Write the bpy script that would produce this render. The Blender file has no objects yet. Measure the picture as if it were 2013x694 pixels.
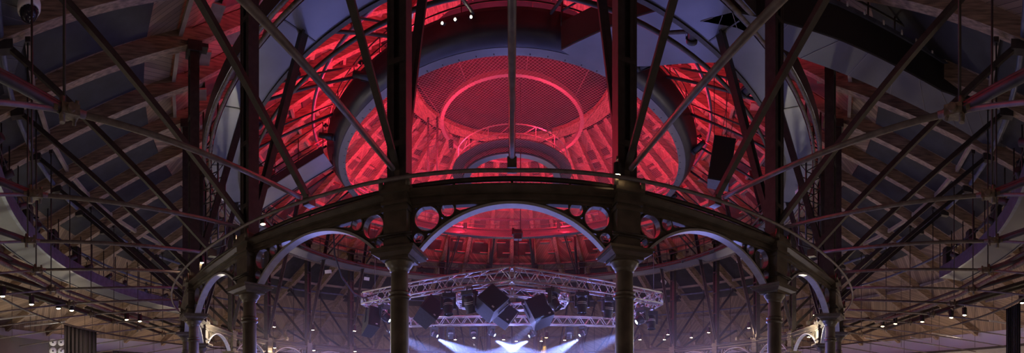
import bpy, math, random
from math import sin, cos, pi, radians as rad, atan2, sqrt
from mathutils import Vector, Matrix
random.seed(7)
S = bpy.context.scene
COL = S.collection
R = 11.5            # radius of the ring of iron columns, metres
CZ = 4.5            # eye height
CAMY = -1.5 * R
F = 880.0           # pixels per unit tangent / per radian in the 2013 x 694 frame

# ------------------------------------------------------------------ helpers
def P(r, a, h):                     # radius (ring units), azimuth in degrees from the near side, height (ring units above the eye)
    return Vector((R * r * sin(rad(a)), -R * r * cos(rad(a)), CZ + R * h))

def proj(p):
    dx, dy = p[0], p[1] - CAMY
    d = math.hypot(dx, dy)
    return 1006.5 + F * atan2(dx, dy), 779 - F * (p[2] - CZ) / max(d, .01)

def seen(*pts, m=25):
    for i in range(len(pts) - 1 or 1):
        p, q = Vector(pts[i]), Vector(pts[min(i + 1, len(pts) - 1)])
        for t in range(9):
            x, y = proj(p.lerp(q, t / 8))
            if -m < x < 2013 + m and -m < y < 694 + m:
                return True
    return False

def U(x, y, h):                     # the place at height h that is seen in a direction
    b = (x - 1006.5) / F
    d = h / ((779 - y) / F) * R
    return Vector((d * sin(b), CAMY + d * cos(b), CZ + h * R))

def UD(x, y, d):                    # the place at horizontal distance d (metres)
    b = (x - 1006.5) / F
    return Vector((d * sin(b), CAMY + d * cos(b), CZ + d * (779 - y) / F))

class MB:
    def __init__(s): s.v = []; s.f = []; s.sm = []
    def add(s, vs, fs, smooth=False):
        n = len(s.v)
        s.v += [tuple(v) for v in vs]
        s.f += [tuple(i + n for i in f) for f in fs]
        s.sm += [smooth] * len(fs)
        return s
    def box(s, x0, x1, y0, y1, z0, z1, M=None):
        vs = [Vector(c) for c in ((x0,y0,z0),(x1,y0,z0),(x1,y1,z0),(x0,y1,z0),(x0,y0,z1),(x1,y0,z1),(x1,y1,z1),(x0,y1,z1))]
        if M is not None: vs = [M @ v for v in vs]
        return s.add(vs, [(0,3,2,1),(4,5,6,7),(0,1,5,4),(1,2,6,5),(2,3,7,6),(3,0,4,7)])
    def bar(s, a, b, w, h=None, up=(0,0,1)):       # rectangular bar
        a, b = Vector(a), Vector(b); h = h or w
        d = (b - a).normalized(); u = Vector(up)
        if abs(d.dot(u)) > .98: u = Vector((0,1,0))
        x = d.cross(u).normalized(); z = x.cross(d).normalized()
        vs = []
        for p in (a, b):
            for i, j in ((-1,-1),(1,-1),(1,1),(-1,1)):
                vs.append(p + x*i*w/2 + z*j*h/2)
        return s.add(vs, [(0,3,2,1),(4,5,6,7),(0,1,5,4),(1,2,6,5),(2,3,7,6),(3,0,4,7)])
    def tube(s, a, b, r, r2=None, n=8, cap=True):
        a, b = Vector(a), Vector(b); r2 = r if r2 is None else r2
        d = (b - a).normalized(); u = Vector((0,0,1)) if abs(d.z) < .95 else Vector((1,0,0))
        x = d.cross(u).normalized(); y = d.cross(x)
        vs = []
        for p, q in ((a, r), (b, r2)):
            for i in range(n):
                t = 2*pi*i/n; vs.append(p + (x*cos(t) + y*sin(t))*q)
        s.add(vs, [(i, (i+1) % n, n+(i+1) % n, n+i) for i in range(n)], True)
        if cap: s.add([], []); k = len(s.v) - 2*n; s.f += [tuple(k+i for i in range(n-1, -1, -1)), tuple(k+n+i for i in range(n))]; s.sm += [False, False]
        return s
    def path(s, pts, r, n=6):
        pts = [Vector(p) for p in pts]; rings = []
        for i, p in enumerate(pts):
            d = (pts[min(i+1, len(pts)-1)] - pts[max(i-1, 0)]).normalized()
            u = Vector((0,0,1)) if abs(d.z) < .95 else Vector((1,0,0))
            x = d.cross(u).normalized(); y = d.cross(x)
            rings.append([p + (x*cos(2*pi*k/n) + y*sin(2*pi*k/n))*r for k in range(n)])
        vs = [v for g in rings for v in g]
        fs = [(i*n+k, i*n+(k+1) % n, (i+1)*n+(k+1) % n, (i+1)*n+k) for i in range(len(pts)-1) for k in range(n)]
        return s.add(vs, fs, True)
    def lathe(s, prof, n=24, c=(0,0,0), a0=0, a1=360, smooth=True, closed=False):   # prof: (radius, z)
        full = abs(a1 - a0 - 360) < .01
        m = n if full else n + 1
        vs = []
        for i in range(m):
            t = rad(a0 + (a1-a0)*i/n)
            for (r, z) in prof: vs.append((c[0] + r*sin(t), c[1] - r*cos(t), c[2] + z))
        k = len(prof); e = k if closed else k-1
        fs = []
        for i in range(n):
            j = (i+1) % m
            for q in range(e): fs.append((i*k+q, j*k+q, j*k+(q+1) % k, i*k+(q+1) % k))
        return s.add(vs, fs, smooth)
    def sweep(s, prof, x0, x1):     # straight moulding along x; prof in (y,z), closed
        k = len(prof)
        vs = [(x0, y, z) for y, z in prof] + [(x1, y, z) for y, z in prof]
        fs = [(i, (i+1) % k, k+(i+1) % k, k+i) for i in range(k)] + [tuple(range(k))[::-1], tuple(range(k, 2*k))]
        return s.add(vs, fs)
    def prism(s, poly, z0, z1):     # xy polygon extruded
        k = len(poly)
        vs = [(p[0], p[1], z0) for p in poly] + [(p[0], p[1], z1) for p in poly]
        return s.add(vs, [tuple(range(k))[::-1], tuple(range(k, 2*k))] + [(i, (i+1) % k, k+(i+1) % k, k+i) for i in range(k)])
    def shift(s, o):
        s.v = [(v[0]-o[0], v[1]-o[1], v[2]-o[2]) for v in s.v]; return s
    def mesh(s, name):
        me = bpy.data.meshes.new(name); me.from_pydata(s.v, [], s.f)
        me.polygons.foreach_set('use_smooth', s.sm); me.update(); return me
    def build(s, name, m, parent=None, loc=None, rz=0):
        me = s.mesh(name); me.materials.append(m)
        o = bpy.data.objects.new(name, me); COL.objects.link(o)
        if parent: o.parent = parent
        if loc is not None: o.location = loc
        o.rotation_euler[2] = rz
        return o
    def world(s, name, m, o0=None, parent=None):      # verts given in world space; origin put at o0
        o0 = Vector(o0) if o0 is not None else Vector(s.v[0])
        s.shift(o0); return s.build(name, m, parent, o0)

def tag(o, label, cat=None, group=None, kind=None):
    if label: o['label'] = label
    if cat: o['category'] = cat
    if group: o['group'] = group
    if kind: o['kind'] = kind
    return o
def empty(name, loc=(0,0,0), rz=0):
    o = bpy.data.objects.new(name, None); COL.objects.link(o); o.location = loc; o.rotation_euler[2] = rz
    o.empty_display_size = .2
    return o
def dup(root, loc=None, rz=None, label=None):
    r = root.copy(); COL.objects.link(r)
    if loc is not None: r.location = loc
    if rz is not None: r.rotation_euler[2] = rz
    if label: r['label'] = label
    for ch in list(root.children):
        c = ch.copy(); COL.objects.link(c); c.parent = r
        for g in list(ch.children):
            d = g.copy(); COL.objects.link(d); d.parent = c
    return r
ORD = ['zeroth','first','second','third','fourth','fifth','sixth','seventh','eighth','ninth','tenth','eleventh','twelfth','thirteenth','fourteenth','fifteenth','sixteenth']
def where(a, step, half=False):     # words for an azimuth; step between neighbours
    a = (a + 180) % 360 - 180
    side = 'left' if a < 0 else 'right'
    b = abs(a); off = step/2 if half else 0
    near = b < 91
    n = round(((b if near else 180 - b) + off)/step)
    hf = 'near half' if near else 'far half'
    if n == 0: return 'middle of ' + hf
    return '%s %s of middle, %s' % (ORD[n], side, hf)

# ------------------------------------------------------------------ materials
def mat(name, col, rough=.5, metal=0., emit=None, es=1., noise=None, var=.3, bump=0., scale=(1,1,1), alpha=None, bs=None):
    m = bpy.data.materials.new(name); m.use_nodes = True
    nt = m.node_tree; b = nt.nodes['Principled BSDF']
    b.inputs['Base Color'].default_value = (*col, 1); b.inputs['Roughness'].default_value = rough; b.inputs['Metallic'].default_value = metal
    if noise:
        tc = nt.nodes.new('ShaderNodeTexCoord'); mp = nt.nodes.new('ShaderNodeMapping'); mp.inputs['Scale'].default_value = scale
        nz = nt.nodes.new('ShaderNodeTexNoise'); nz.inputs['Scale'].default_value = noise; nz.inputs['Detail'].default_value = 6
        nt.links.new(tc.outputs['Object'], mp.inputs[0]); nt.links.new(mp.outputs[0], nz.inputs['Vector'])
        cr = nt.nodes.new('ShaderNodeValToRGB')
        cr.color_ramp.elements[0].position = .3; cr.color_ramp.elements[1].position = .7
        cr.color_ramp.elements[0].color = (*[c*(1-var) for c in col], 1); cr.color_ramp.elements[1].color = (*[min(1, c*(1+var)) for c in col], 1)
        nt.links.new(nz.outputs['Fac'], cr.inputs[0]); nt.links.new(cr.outputs[0], b.inputs['Base Color'])
        if bump:
            bp = nt.nodes.new('ShaderNodeBump'); bp.inputs['Strength'].default_value = bump; bp.inputs['Distance'].default_value = .02
            nt.links.new(nz.outputs['Fac'], bp.inputs['Height']); nt.links.new(bp.outputs[0], b.inputs['Normal'])
    if emit:
        b.inputs['Emission Color'].default_value = (*emit, 1); b.inputs['Emission Strength'].default_value = es
    return m
M_iron = mat('cast_iron_paint', (.075,.062,.048), .38, .0, noise=6, var=.35, bump=.15)
M_iron2 = mat('dark_steel', (.028,.022,.021), .55, .0, noise=9, var=.4)
M_rim = mat('arch_rim_lit', (.30,.30,.33), .4, .0, noise=8, var=.15)  # iron paint made lighter and bluer; stage light put into rim colour
M_tie = mat('tie_rod_steel', (.13,.11,.115), .5, .2, noise=10, var=.3)
M_timber = mat('old_timber', (.22,.15,.11), .7, noise=2.2, var=.55, bump=.4, scale=(9,1,9))
M_batten = mat('pale_batten', (.26,.20,.16), .7, noise=3, var=.3)
M_grey = mat('grey_panel', (.15,.155,.19), .33, .35, noise=1.5, var=.12)
M_soffit = mat('dull_soffit', (.075,.075,.09), .5, noise=1.5, var=.12)
M_grey2 = mat('dark_grey_sheet', (.07,.068,.08), .35, .5, noise=2, var=.2)
M_black = mat('matt_black', (.018,.017,.02), .6)
M_blackm = mat('black_cabinet', (.03,.03,.034), .5, noise=30, var=.4, bump=.1)
M_blue = mat('blue_grey_tube', (.10,.11,.17), .4, .3, noise=5, var=.3)
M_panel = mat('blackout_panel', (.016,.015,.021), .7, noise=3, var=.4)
M_skirt = mat('skirt_sheet', (.045,.042,.055), .38, .4, noise=2, var=.2)
M_hoop = mat('hoop_steel', (.16,.14,.15), .5)
M_railw = mat('platform_rail', (.30,.28,.29), .5)
M_brown = mat('contrast_panel', (.05,.035,.03), .8, noise=3, var=.4)
M_alu = mat('aluminium_truss', (.55,.55,.58), .3, .8)
M_net = mat('net_cord', (.22,.20,.21), .7)
M_white = mat('white_plastic', (.72,.70,.70), .35)
M_grille = mat('speaker_grille', (.012,.012,.014), .7)
M_brass = mat('node_clamp', (.12,.095,.07), .6, .1, noise=14, var=.5, bump=.6)
M_lens = mat('lens', (.02,.02,.03), .08, .2)
M_curtain = mat('black_drape', (.010,.009,.010), .9, noise=3, var=.3)
M_curtain2 = mat('grey_drape', (.07,.065,.06), .9, noise=3, var=.3)
M_warm = mat('lamp_warm', (1,.8,.5), .5, emit=(1,.72,.38), es=60)
M_warm2 = mat('lamp_white', (1,.9,.7), .5, emit=(1,.86,.62), es=25)
M_bluel = mat('lamp_blue', (.4,.5,1), .5, emit=(.45,.55,1), es=90)
M_redl = mat('lamp_red', (1,.1,.1), .5, emit=(1,.12,.12), es=30)
M_amber = mat('lamp_amber', (1,.6,.1), .5, emit=(1,.5,.05), es=60)
M_foil = mat('white_tape', (.6,.6,.65), .5)
M_floor = mat('floor_boards', (.12,.09,.07), .5, noise=2, var=.3)

def plank_mat():          # roof boarding: boards laid across the rafters, colour varied per board
    m = bpy.data.materials.new('roof_boarding'); m.use_nodes = True; nt = m.node_tree; b = nt.nodes['Principled BSDF']; L = nt.links.new
    tc = nt.nodes.new('ShaderNodeTexCoord'); sx = nt.nodes.new('ShaderNodeSeparateXYZ'); L(tc.outputs['Object'], sx.inputs[0])
    def mth(op, a, bb=None):
        n = nt.nodes.new('ShaderNodeMath'); n.operation = op
        for i, v in enumerate((a, bb)):
            if v is None: continue
            if isinstance(v, (int, float)): n.inputs[i].default_value = v
            else: L(v, n.inputs[i])
        return n.outputs[0]
    az = mth('ARCTAN2', sx.outputs['X'], sx.outputs['Y'])
    sec = mth('FLOOR', mth('DIVIDE', az, rad(7.5)))          # each bay between two rafters
    loc = mth('SUBTRACT', az, mth('MULTIPLY', mth('ADD', sec, .5), rad(7.5)))
    r = mth('SQRT', mth('ADD', mth('MULTIPLY', sx.outputs['X'], sx.outputs['X']), mth('MULTIPLY', sx.outputs['Y'], sx.outputs['Y'])))
    par = mth('MULTIPLY', mth('SUBTRACT', mth('MODULO', mth('ABSOLUTE', sec), 2), .5), 2)
    diag = mth('ADD', mth('MULTIPLY', r, .75), mth('MULTIPLY', mth('MULTIPLY', loc, r), par))
    bd = mth('DIVIDE', diag, .15)
    fr = mth('FRACT', bd); idx = mth('FLOOR', bd)
    wn = nt.nodes.new('ShaderNodeTexWhiteNoise'); wn.noise_dimensions = '2D'
    cb = nt.nodes.new('ShaderNodeCombineXYZ'); L(idx, cb.inputs[0]); L(sec, cb.inputs[1]); L(cb.outputs[0], wn.inputs['Vector'])
    cr = nt.nodes.new('ShaderNodeValToRGB'); e = cr.color_ramp.elements
    e[0].color = (.16,.105,.075,1); e[1].color = (.30,.205,.14,1); L(wn.outputs['Value'], cr.inputs[0])
    gap = mth('GREATER_THAN', fr, .07)
    mx = nt.nodes.new('ShaderNodeMix'); mx.data_type = 'RGBA'; L(gap, mx.inputs[0]); mx.inputs[6].default_value = (.03,.02,.015,1); L(cr.outputs[0], mx.inputs[7])
    L(mx.outputs[2], b.inputs['Base Color']); b.inputs['Roughness'].default_value = .75
    return m
M_boards = plank_mat()

def brick_mat():
    m = bpy.data.materials.new('wall_brick'); m.use_nodes = True; nt = m.node_tree; b = nt.nodes['Principled BSDF']; L = nt.links.new
    tc = nt.nodes.new('ShaderNodeTexCoord'); sx = nt.nodes.new('ShaderNodeSeparateXYZ'); L(tc.outputs['Object'], sx.inputs[0])
    at = nt.nodes.new('ShaderNodeMath'); at.operation = 'ARCTAN2'; L(sx.outputs[0], at.inputs[0]); L(sx.outputs[1], at.inputs[1])
    mu = nt.nodes.new('ShaderNodeMath'); mu.operation = 'MULTIPLY'; L(at.outputs[0], mu.inputs[0]); mu.inputs[1].default_value = 2.1*R
    cb = nt.nodes.new('ShaderNodeCombineXYZ'); L(mu.outputs[0], cb.inputs[0]); L(sx.outputs[2], cb.inputs[1])
    bt = nt.nodes.new('ShaderNodeTexBrick'); bt.inputs['Scale'].default_value = 1; L(cb.outputs[0], bt.inputs['Vector'])
    bt.inputs['Brick Width'].default_value = .23; bt.inputs['Row Height'].default_value = .075; bt.inputs['Mortar Size'].default_value = .01
    bt.inputs['Color1'].default_value = (.30,.28,.23,1); bt.inputs['Color2'].default_value = (.25,.24,.20,1); bt.inputs['Mortar'].default_value = (.2,.19,.17,1)
    L(bt.outputs['Color'], b.inputs['Base Color']); b.inputs['Roughness'].default_value = .8
    return m
M_brick = brick_mat()

# ------------------------------------------------------------------ roof section (ring units)
def hroof(r):                       # underside of the rafters
    if r >= 1: return 1.10 - .37*r
    return .73 + .60*(1 - r)
HB = .26                            # height of the truss nodes above the eye

# ---- setting
def struct(o): o['kind'] = 'structure'; return o
def cone_shell():
    mb = MB(); t = .035
    prof = [(2.14*R, CZ+R*(hroof(2.14)+t)), (1.0*R, CZ+R*(hroof(1)+t)), (.42*R, CZ+R*(hroof(.42)+t))]
    top = [(r, z+.15) for r, z in prof][::-1]
    mb.lathe(prof+top, n=96, smooth=False, closed=True); return mb
struct(cone_shell().build('ceiling', M_boards))
mb = MB()
zl = CZ + R*hroof(.42)
mb.lathe([(.42*R, zl), (.405*R, CZ+1.21*R), (.0, CZ+1.22*R), (0, CZ+1.25*R), (.45*R, CZ+1.25*R), (.45*R, zl+.3)], n=64, smooth=False, closed=True)
struct(mb.build('ceiling_lantern', M_panel))
fl = MB(); fl.lathe([(0, 0), (2.2*R, 0), (2.2*R, -.3), (0, -.3)], n=96, smooth=False); struct(fl.build('floor', M_floor))
WH = CZ + R*.255
mb = MB(); mb.lathe([(2.1*R, 0), (2.1*R, WH), (2.16*R, WH), (2.16*R, 0)], n=144, smooth=False, closed=True)
struct(mb.build('wall_outer', M_brick))
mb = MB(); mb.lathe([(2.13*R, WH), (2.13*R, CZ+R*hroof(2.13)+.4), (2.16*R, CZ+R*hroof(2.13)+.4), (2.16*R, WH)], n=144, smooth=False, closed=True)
M_glassband = mat('clerestory_pale', (.62,.60,.70), .8)  # strip windows as an opaque band, their brightness put into the colour
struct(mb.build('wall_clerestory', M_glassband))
mb = MB(); mb.lathe([(2.085*R, WH-.06), (2.085*R, WH+.06), (2.13*R, WH+.06), (2.13*R, WH-.06)], n=144, smooth=False, closed=True)
struct(mb.build('trim_1', M_iron2))

# dark blackout panels between rafters, set under the boards (parts of the ceiling)
ceil = bpy.data.objects['ceiling']
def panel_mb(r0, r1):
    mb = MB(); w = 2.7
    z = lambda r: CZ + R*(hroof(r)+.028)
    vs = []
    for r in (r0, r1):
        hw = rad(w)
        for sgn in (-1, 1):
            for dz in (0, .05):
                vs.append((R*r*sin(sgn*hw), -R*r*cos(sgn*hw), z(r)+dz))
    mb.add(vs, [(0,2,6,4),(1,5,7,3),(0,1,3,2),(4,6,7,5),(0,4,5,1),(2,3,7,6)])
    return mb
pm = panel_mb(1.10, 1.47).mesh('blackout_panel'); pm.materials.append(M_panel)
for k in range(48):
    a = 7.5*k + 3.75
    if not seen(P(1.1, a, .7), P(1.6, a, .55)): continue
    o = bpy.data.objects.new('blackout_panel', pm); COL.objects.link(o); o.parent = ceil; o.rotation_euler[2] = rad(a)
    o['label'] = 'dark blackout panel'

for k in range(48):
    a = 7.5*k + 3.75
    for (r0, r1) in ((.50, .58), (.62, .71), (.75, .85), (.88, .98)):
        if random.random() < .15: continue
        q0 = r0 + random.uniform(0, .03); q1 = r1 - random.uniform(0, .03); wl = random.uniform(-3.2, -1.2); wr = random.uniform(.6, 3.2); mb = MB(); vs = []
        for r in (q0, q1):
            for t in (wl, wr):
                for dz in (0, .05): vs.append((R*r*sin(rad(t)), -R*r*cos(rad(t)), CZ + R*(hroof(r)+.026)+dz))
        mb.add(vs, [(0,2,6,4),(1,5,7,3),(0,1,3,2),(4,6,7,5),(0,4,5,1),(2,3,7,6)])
        o = mb.build('contrast_panel', M_brown, ceil, rz=rad(a))  # dark sheets added at random to deepen contrast on the red-lit boarding
# ---- rafters with battens (each rafter a thing, local outward is -Y)
def rafter_root():
    root = empty('roof_rafter')
    mb = MB(); z = lambda r: CZ + R*hroof(r)
    for r0, r1, w, d in ((1.0, 2.1, .22, .40), (.42, 1.0, .20, .34)):
        p, q = Vector((0, -r0*R, z(r0)+d/2)), Vector((0, -r1*R, z(r1)+d/2))
        mb.bar(p, q, w, d)
    mb.build('rafter_beam', M_timber, root)
    # battens / trimmers between this rafter and the next
    for r in (.55, .72, .86, 1.03, 1.33, 1.66, 1.86):
        a = Vector((0, -r*R, z(r)+.30)); b = Vector((sin(rad(7.5))*r*R, -cos(rad(7.5))*r*R, z(r)+.30))
        m2 = MB().bar(a, b, .10, .16); m2.build('batten', M_batten, root)
    # short planks and spacers on the inner cone (they catch the red light)
    for r in (.48, .6, .66, .78, .9, .96):
        m3 = MB(); t = random.choice((.2, .5, .8)); w = rad(7.5)*.42
        a = Vector((sin(rad(7.5)*t-w/2)*r*R, -cos(rad(7.5)*t-w/2)*r*R, z(r)+.33)); b = Vector((sin(rad(7.5)*t+w/2)*r*R, -cos(rad(7.5)*t+w/2)*r*R, z(r)+.33))
        m3.bar(a, b, .32, .05); m3.build('cleat_board', M_batten, root)
    return root
r0_ = rafter_root(); first = True
for k in range(48):
    a = 7.5*k
    if not seen(P(.45, a, hroof(.45)), P(1, a, hroof(1)), P(2.1, a, hroof(2.1))): continue
    lab = 'dark timber rafter with cross battens, ' + where(a, 7.5)
    if first: o = r0_; o.rotation_euler[2] = rad(a); first = False
    else: o = dup(r0_, rz=rad(a))
    tag(o, lab, 'rafter', 'timber rafters of the conical roof')

# ------------------------------------------------------------------ iron columns
ZC = CZ + 1.935                     # top of the capital
ZT = CZ + 2.72                      # top of the girder
def column():
    root = empty('iron_column')
    sh = MB(); sh.lathe([(.20, 0), (.20, .25), (.135, .3), (.125, CZ+1.30)], n=28)
    sh.lathe([(.118, CZ+1.40), (.112, CZ+1.74)], n=28); sh.build('shaft', M_iron, root)
    nr = MB(); nr.lathe([(.118, CZ+1.29), (.15, CZ+1.31), (.155, CZ+1.335), (.13, CZ+1.35), (.13, CZ+1.365), (.15, CZ+1.38), (.145, CZ+1.395), (.115, CZ+1.41)], n=28); nr.build('neck_ring', M_iron, root)
    cp = MB(); cp.lathe([(.112, CZ+1.66), (.135, CZ+1.68), (.135, CZ+1.70), (.15, CZ+1.715), (.19, CZ+1.77), (.20, CZ+1.80), (.17, CZ+1.82)], n=28)
    def sq(h, z0, z1, h2=None):
        h2 = h2 or h
        vs = [(x*h, y*h, z0) for x, y in ((-1,-1),(1,-1),(1,1),(-1,1))] + [(x*h2, y*h2, z1) for x, y in ((-1,-1),(1,-1),(1,1),(-1,1))]
        cp.add(vs, [(0,3,2,1),(4,5,6,7),(0,1,5,4),(1,2,6,5),(2,3,7,6),(3,0,4,7)])
    sq(.20, CZ+1.80, CZ+1.835); sq(.22, CZ+1.835, CZ+1.87, .285); sq(.29, CZ+1.87, CZ+1.90); sq(.31, CZ+1.90, CZ+1.935)
    cp.build('capital', M_iron, root)
    pr = MB(); pr.box(-.165,.165,-.165,.165, ZC, ZT)
    pr.box(-.19,.19,-.19,.19, ZC, ZC+.06).box(-.19,.19,-.19,.19, ZC+.5, ZC+.55)
    pr.box(-.19,.19,-.20,.19, ZT-.2, ZT-.16).box(-.20,.20,-.23,.20, ZT-.05, ZT)
    pr.build('pier', M_iron, root)
    sp = MB(); z = ZC+.16
    for s_ in (-1, 1):
        sp.tube((-.24, s_*.185, z), (.24, s_*.185, z), .012); sp.tube((s_*.185, -.24, z-.02), (s_*.185, .24, z-.02), .012)
        sp.tube((-.24, s_*.185, z+.035), (.24, s_*.185, z+.035), .012)
    sp.build('strap_bolt', M_iron2, root)
    up = MB(); zt = CZ + R*hroof(1)
    for s_ in (-1, 1): up.box(s_*.118-.018, s_*.118+.018, -.11, .11, ZT, zt); up.box(s_*.07-.03, s_*.07+.03, -.105, -.085, ZT, zt)
    up.box(-.10, .10, -.02, .02, ZT, zt)
    zz = ZT+.6
    while zz < zt: up.box(-.125, .125, -.118, .118, zz, zz+.07); zz += 1.1
    up.build('upper_post', M_iron2, root)
    bs = MB(); bs.box(-.2,.2,-.2,.2, ZT, ZT+.07).box(-.16,.16,-.16,.16, ZT+.07, ZT+.13)
    for x in (-.19, .19):
        for y in (-.19, .19): bs.tube((x, y, ZT), (x, y, ZT+.16), .035, .03)
    bs.build('post_shoe', M_iron, root)
    hd = MB(); hd.box(-.17,.17,-.17,.17, zt-.22, zt+.02).box(-.11,.11,-.34,.34, zt-.07, zt+.02); hd.build('post_head', M_iron2, root)
    return root
c0 = column(); first = True
for k in range(24):
    a = 7.5 + 15*k
    b = (a+180) % 360 - 180
    ad = min(abs(b), 180-abs(b))
    n = round((ad + 7.5)/15)
    lab = 'dark iron column with square capital, ' + where(a, 15, True)
    loc = P(1, a, 0); loc.z = 0
    o = c0 if first else dup(c0); first = False
    o.location = loc; o.rotation_euler[2] = rad(a)
    tag(o, lab, 'column', 'iron columns in a ring')

# ------------------------------------------------------------------ arched girders between columns
def girder():
    root = empty('arched_girder')
    HW = 1.501 - .165
    zb = CZ - 4.5 + 4.5
    cz_ = CZ + .90; RA = 1.62
    # spandrel web with round openings, from a filled 2D curve
    cu = bpy.data.curves.new('web', 'CURVE'); cu.dimensions = '2D'; cu.fill_mode = 'BOTH'; cu.extrude = .025
    def poly(pts):
        s = cu.splines.new('POLY'); s.points.add(len(pts)-1); s.use_cyclic_u = True
        for i, p in enumerate(pts): s.points[i].co = (p[0], p[1], 0, 1)
    top = 2.54
    a0 = math.acos(1.255/RA)
    arc = [(RA*cos(a0 + (pi-2*a0)*i/40), .90 + RA*sin(a0 + (pi-2*a0)*i/40)) for i in range(41)]
    poly([(HW, top), (HW, 1.94)] + arc + [(-HW, 1.94), (-HW, top)])
    for s_ in (-1, 1):
        def circ(x, y, r, n=28): poly([(s_*x + r*cos(-2*pi*i/n), y + r*sin(-2*pi*i/n)) for i in range(n)])
        circ(1.115, 2.345, .165); circ(.838, 2.44, .088); circ(1.225, 2.09, .072)
        poly([(s_*.735, 2.50), (s_*.38, 2.515), (s_*.60, 2.455), (s_*.68, 2.435), (s_*.735, 2.46)])
        poly([(s_*.965, 2.50), (s_*.93, 2.51), (s_*1.0, 2.515), (s_*.985, 2.49)])
        poly([(s_*1.27, 2.515), (s_*1.235, 2.515), (s_*1.285, 2.47)])
        poly([(s_*1.10, 2.155), (s_*1.06, 2.15), (s_*1.13, 2.125)])
        poly([(s_*.92, 2.33), (s_*.89, 2.345), (s_*.93, 2.36)])
    tmp = bpy.data.objects.new('web', cu); COL.objects.link(tmp)
    dg = bpy.context.evaluated_depsgraph_get(); dg.update()
    me = bpy.data.meshes.new_from_object(tmp.evaluated_get(dg))
    bpy.data.objects.remove(tmp)
    me.transform(Matrix.Translation((0, 0, CZ)) @ Matrix.Rotation(pi/2, 4, 'X'))
    me.materials.clear(); me.materials.append(M_iron)
    w = bpy.data.objects.new('spandrel_web', me); COL.objects.link(w); w.parent = root
    # arch rim flange
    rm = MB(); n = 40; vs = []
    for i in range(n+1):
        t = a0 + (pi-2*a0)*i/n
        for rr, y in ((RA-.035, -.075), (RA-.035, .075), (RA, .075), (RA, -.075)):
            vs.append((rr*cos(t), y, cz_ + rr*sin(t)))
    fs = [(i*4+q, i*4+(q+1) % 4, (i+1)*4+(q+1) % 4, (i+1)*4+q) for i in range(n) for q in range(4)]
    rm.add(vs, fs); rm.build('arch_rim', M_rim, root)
    for s_ in (-1, 1):
        for x, y, r in ((1.115, 2.345, .165), (.838, 2.44, .088), (1.225, 2.09, .072)):
            n = 28; vs = []; rr_ = MB()
            for i in range(n):
                t = 2*pi*i/n
                for q, yy in ((r-.003, -.055), (r-.003, .055), (r+.014, .055), (r+.014, -.055)): vs.append((s_*x+q*cos(t), yy, CZ+y+q*sin(t)))
            rr_.add(vs, [(i*4+q, i*4+(q+1) % 4, ((i+1) % n)*4+(q+1) % 4, ((i+1) % n)*4+q) for i in range(n) for q in range(4)])
            rr_.build('spandrel_ring', M_iron, root)
    # moulded beam
    L = 1.501
    bm_ = MB(); z = CZ
    bm_.sweep([(-.05, z+2.50), (-.05, z+2.53), (-.09, z+2.54), (-.09, z+2.56), (-.06, z+2.57), (-.06, z+2.615), (-.10, z+2.625), (-.10, z+2.64), (-.15, z+2.665),
               (-.18, z+2.68), (-.18, z+2.705), (.18, z+2.705), (.18, z+2.68), (.10, z+2.64), (.06, z+2.615), (.06, z+2.57), (.09, z+2.54), (.05, z+2.50)], -L, L)
    bm_.build('moulded_beam', M_iron, root)
    return root
g0 = girder(); first = True
for k in range(24):
    a = 15*k
    b = (a+180) % 360 - 180
    if abs(b) > 90 and not seen(P(1, a-7, .25), P(1, a+7, .25)): continue
    o = g0 if first else dup(g0); first = False
    loc = P(cos(rad(7.5)), a, 0); loc.z = 0
    o.location = loc; o.rotation_euler[2] = rad(a)
    tag(o, 'dark arched girder with round openings, ' + where(a, 15), 'girder', 'arched girders between the columns')

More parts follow.
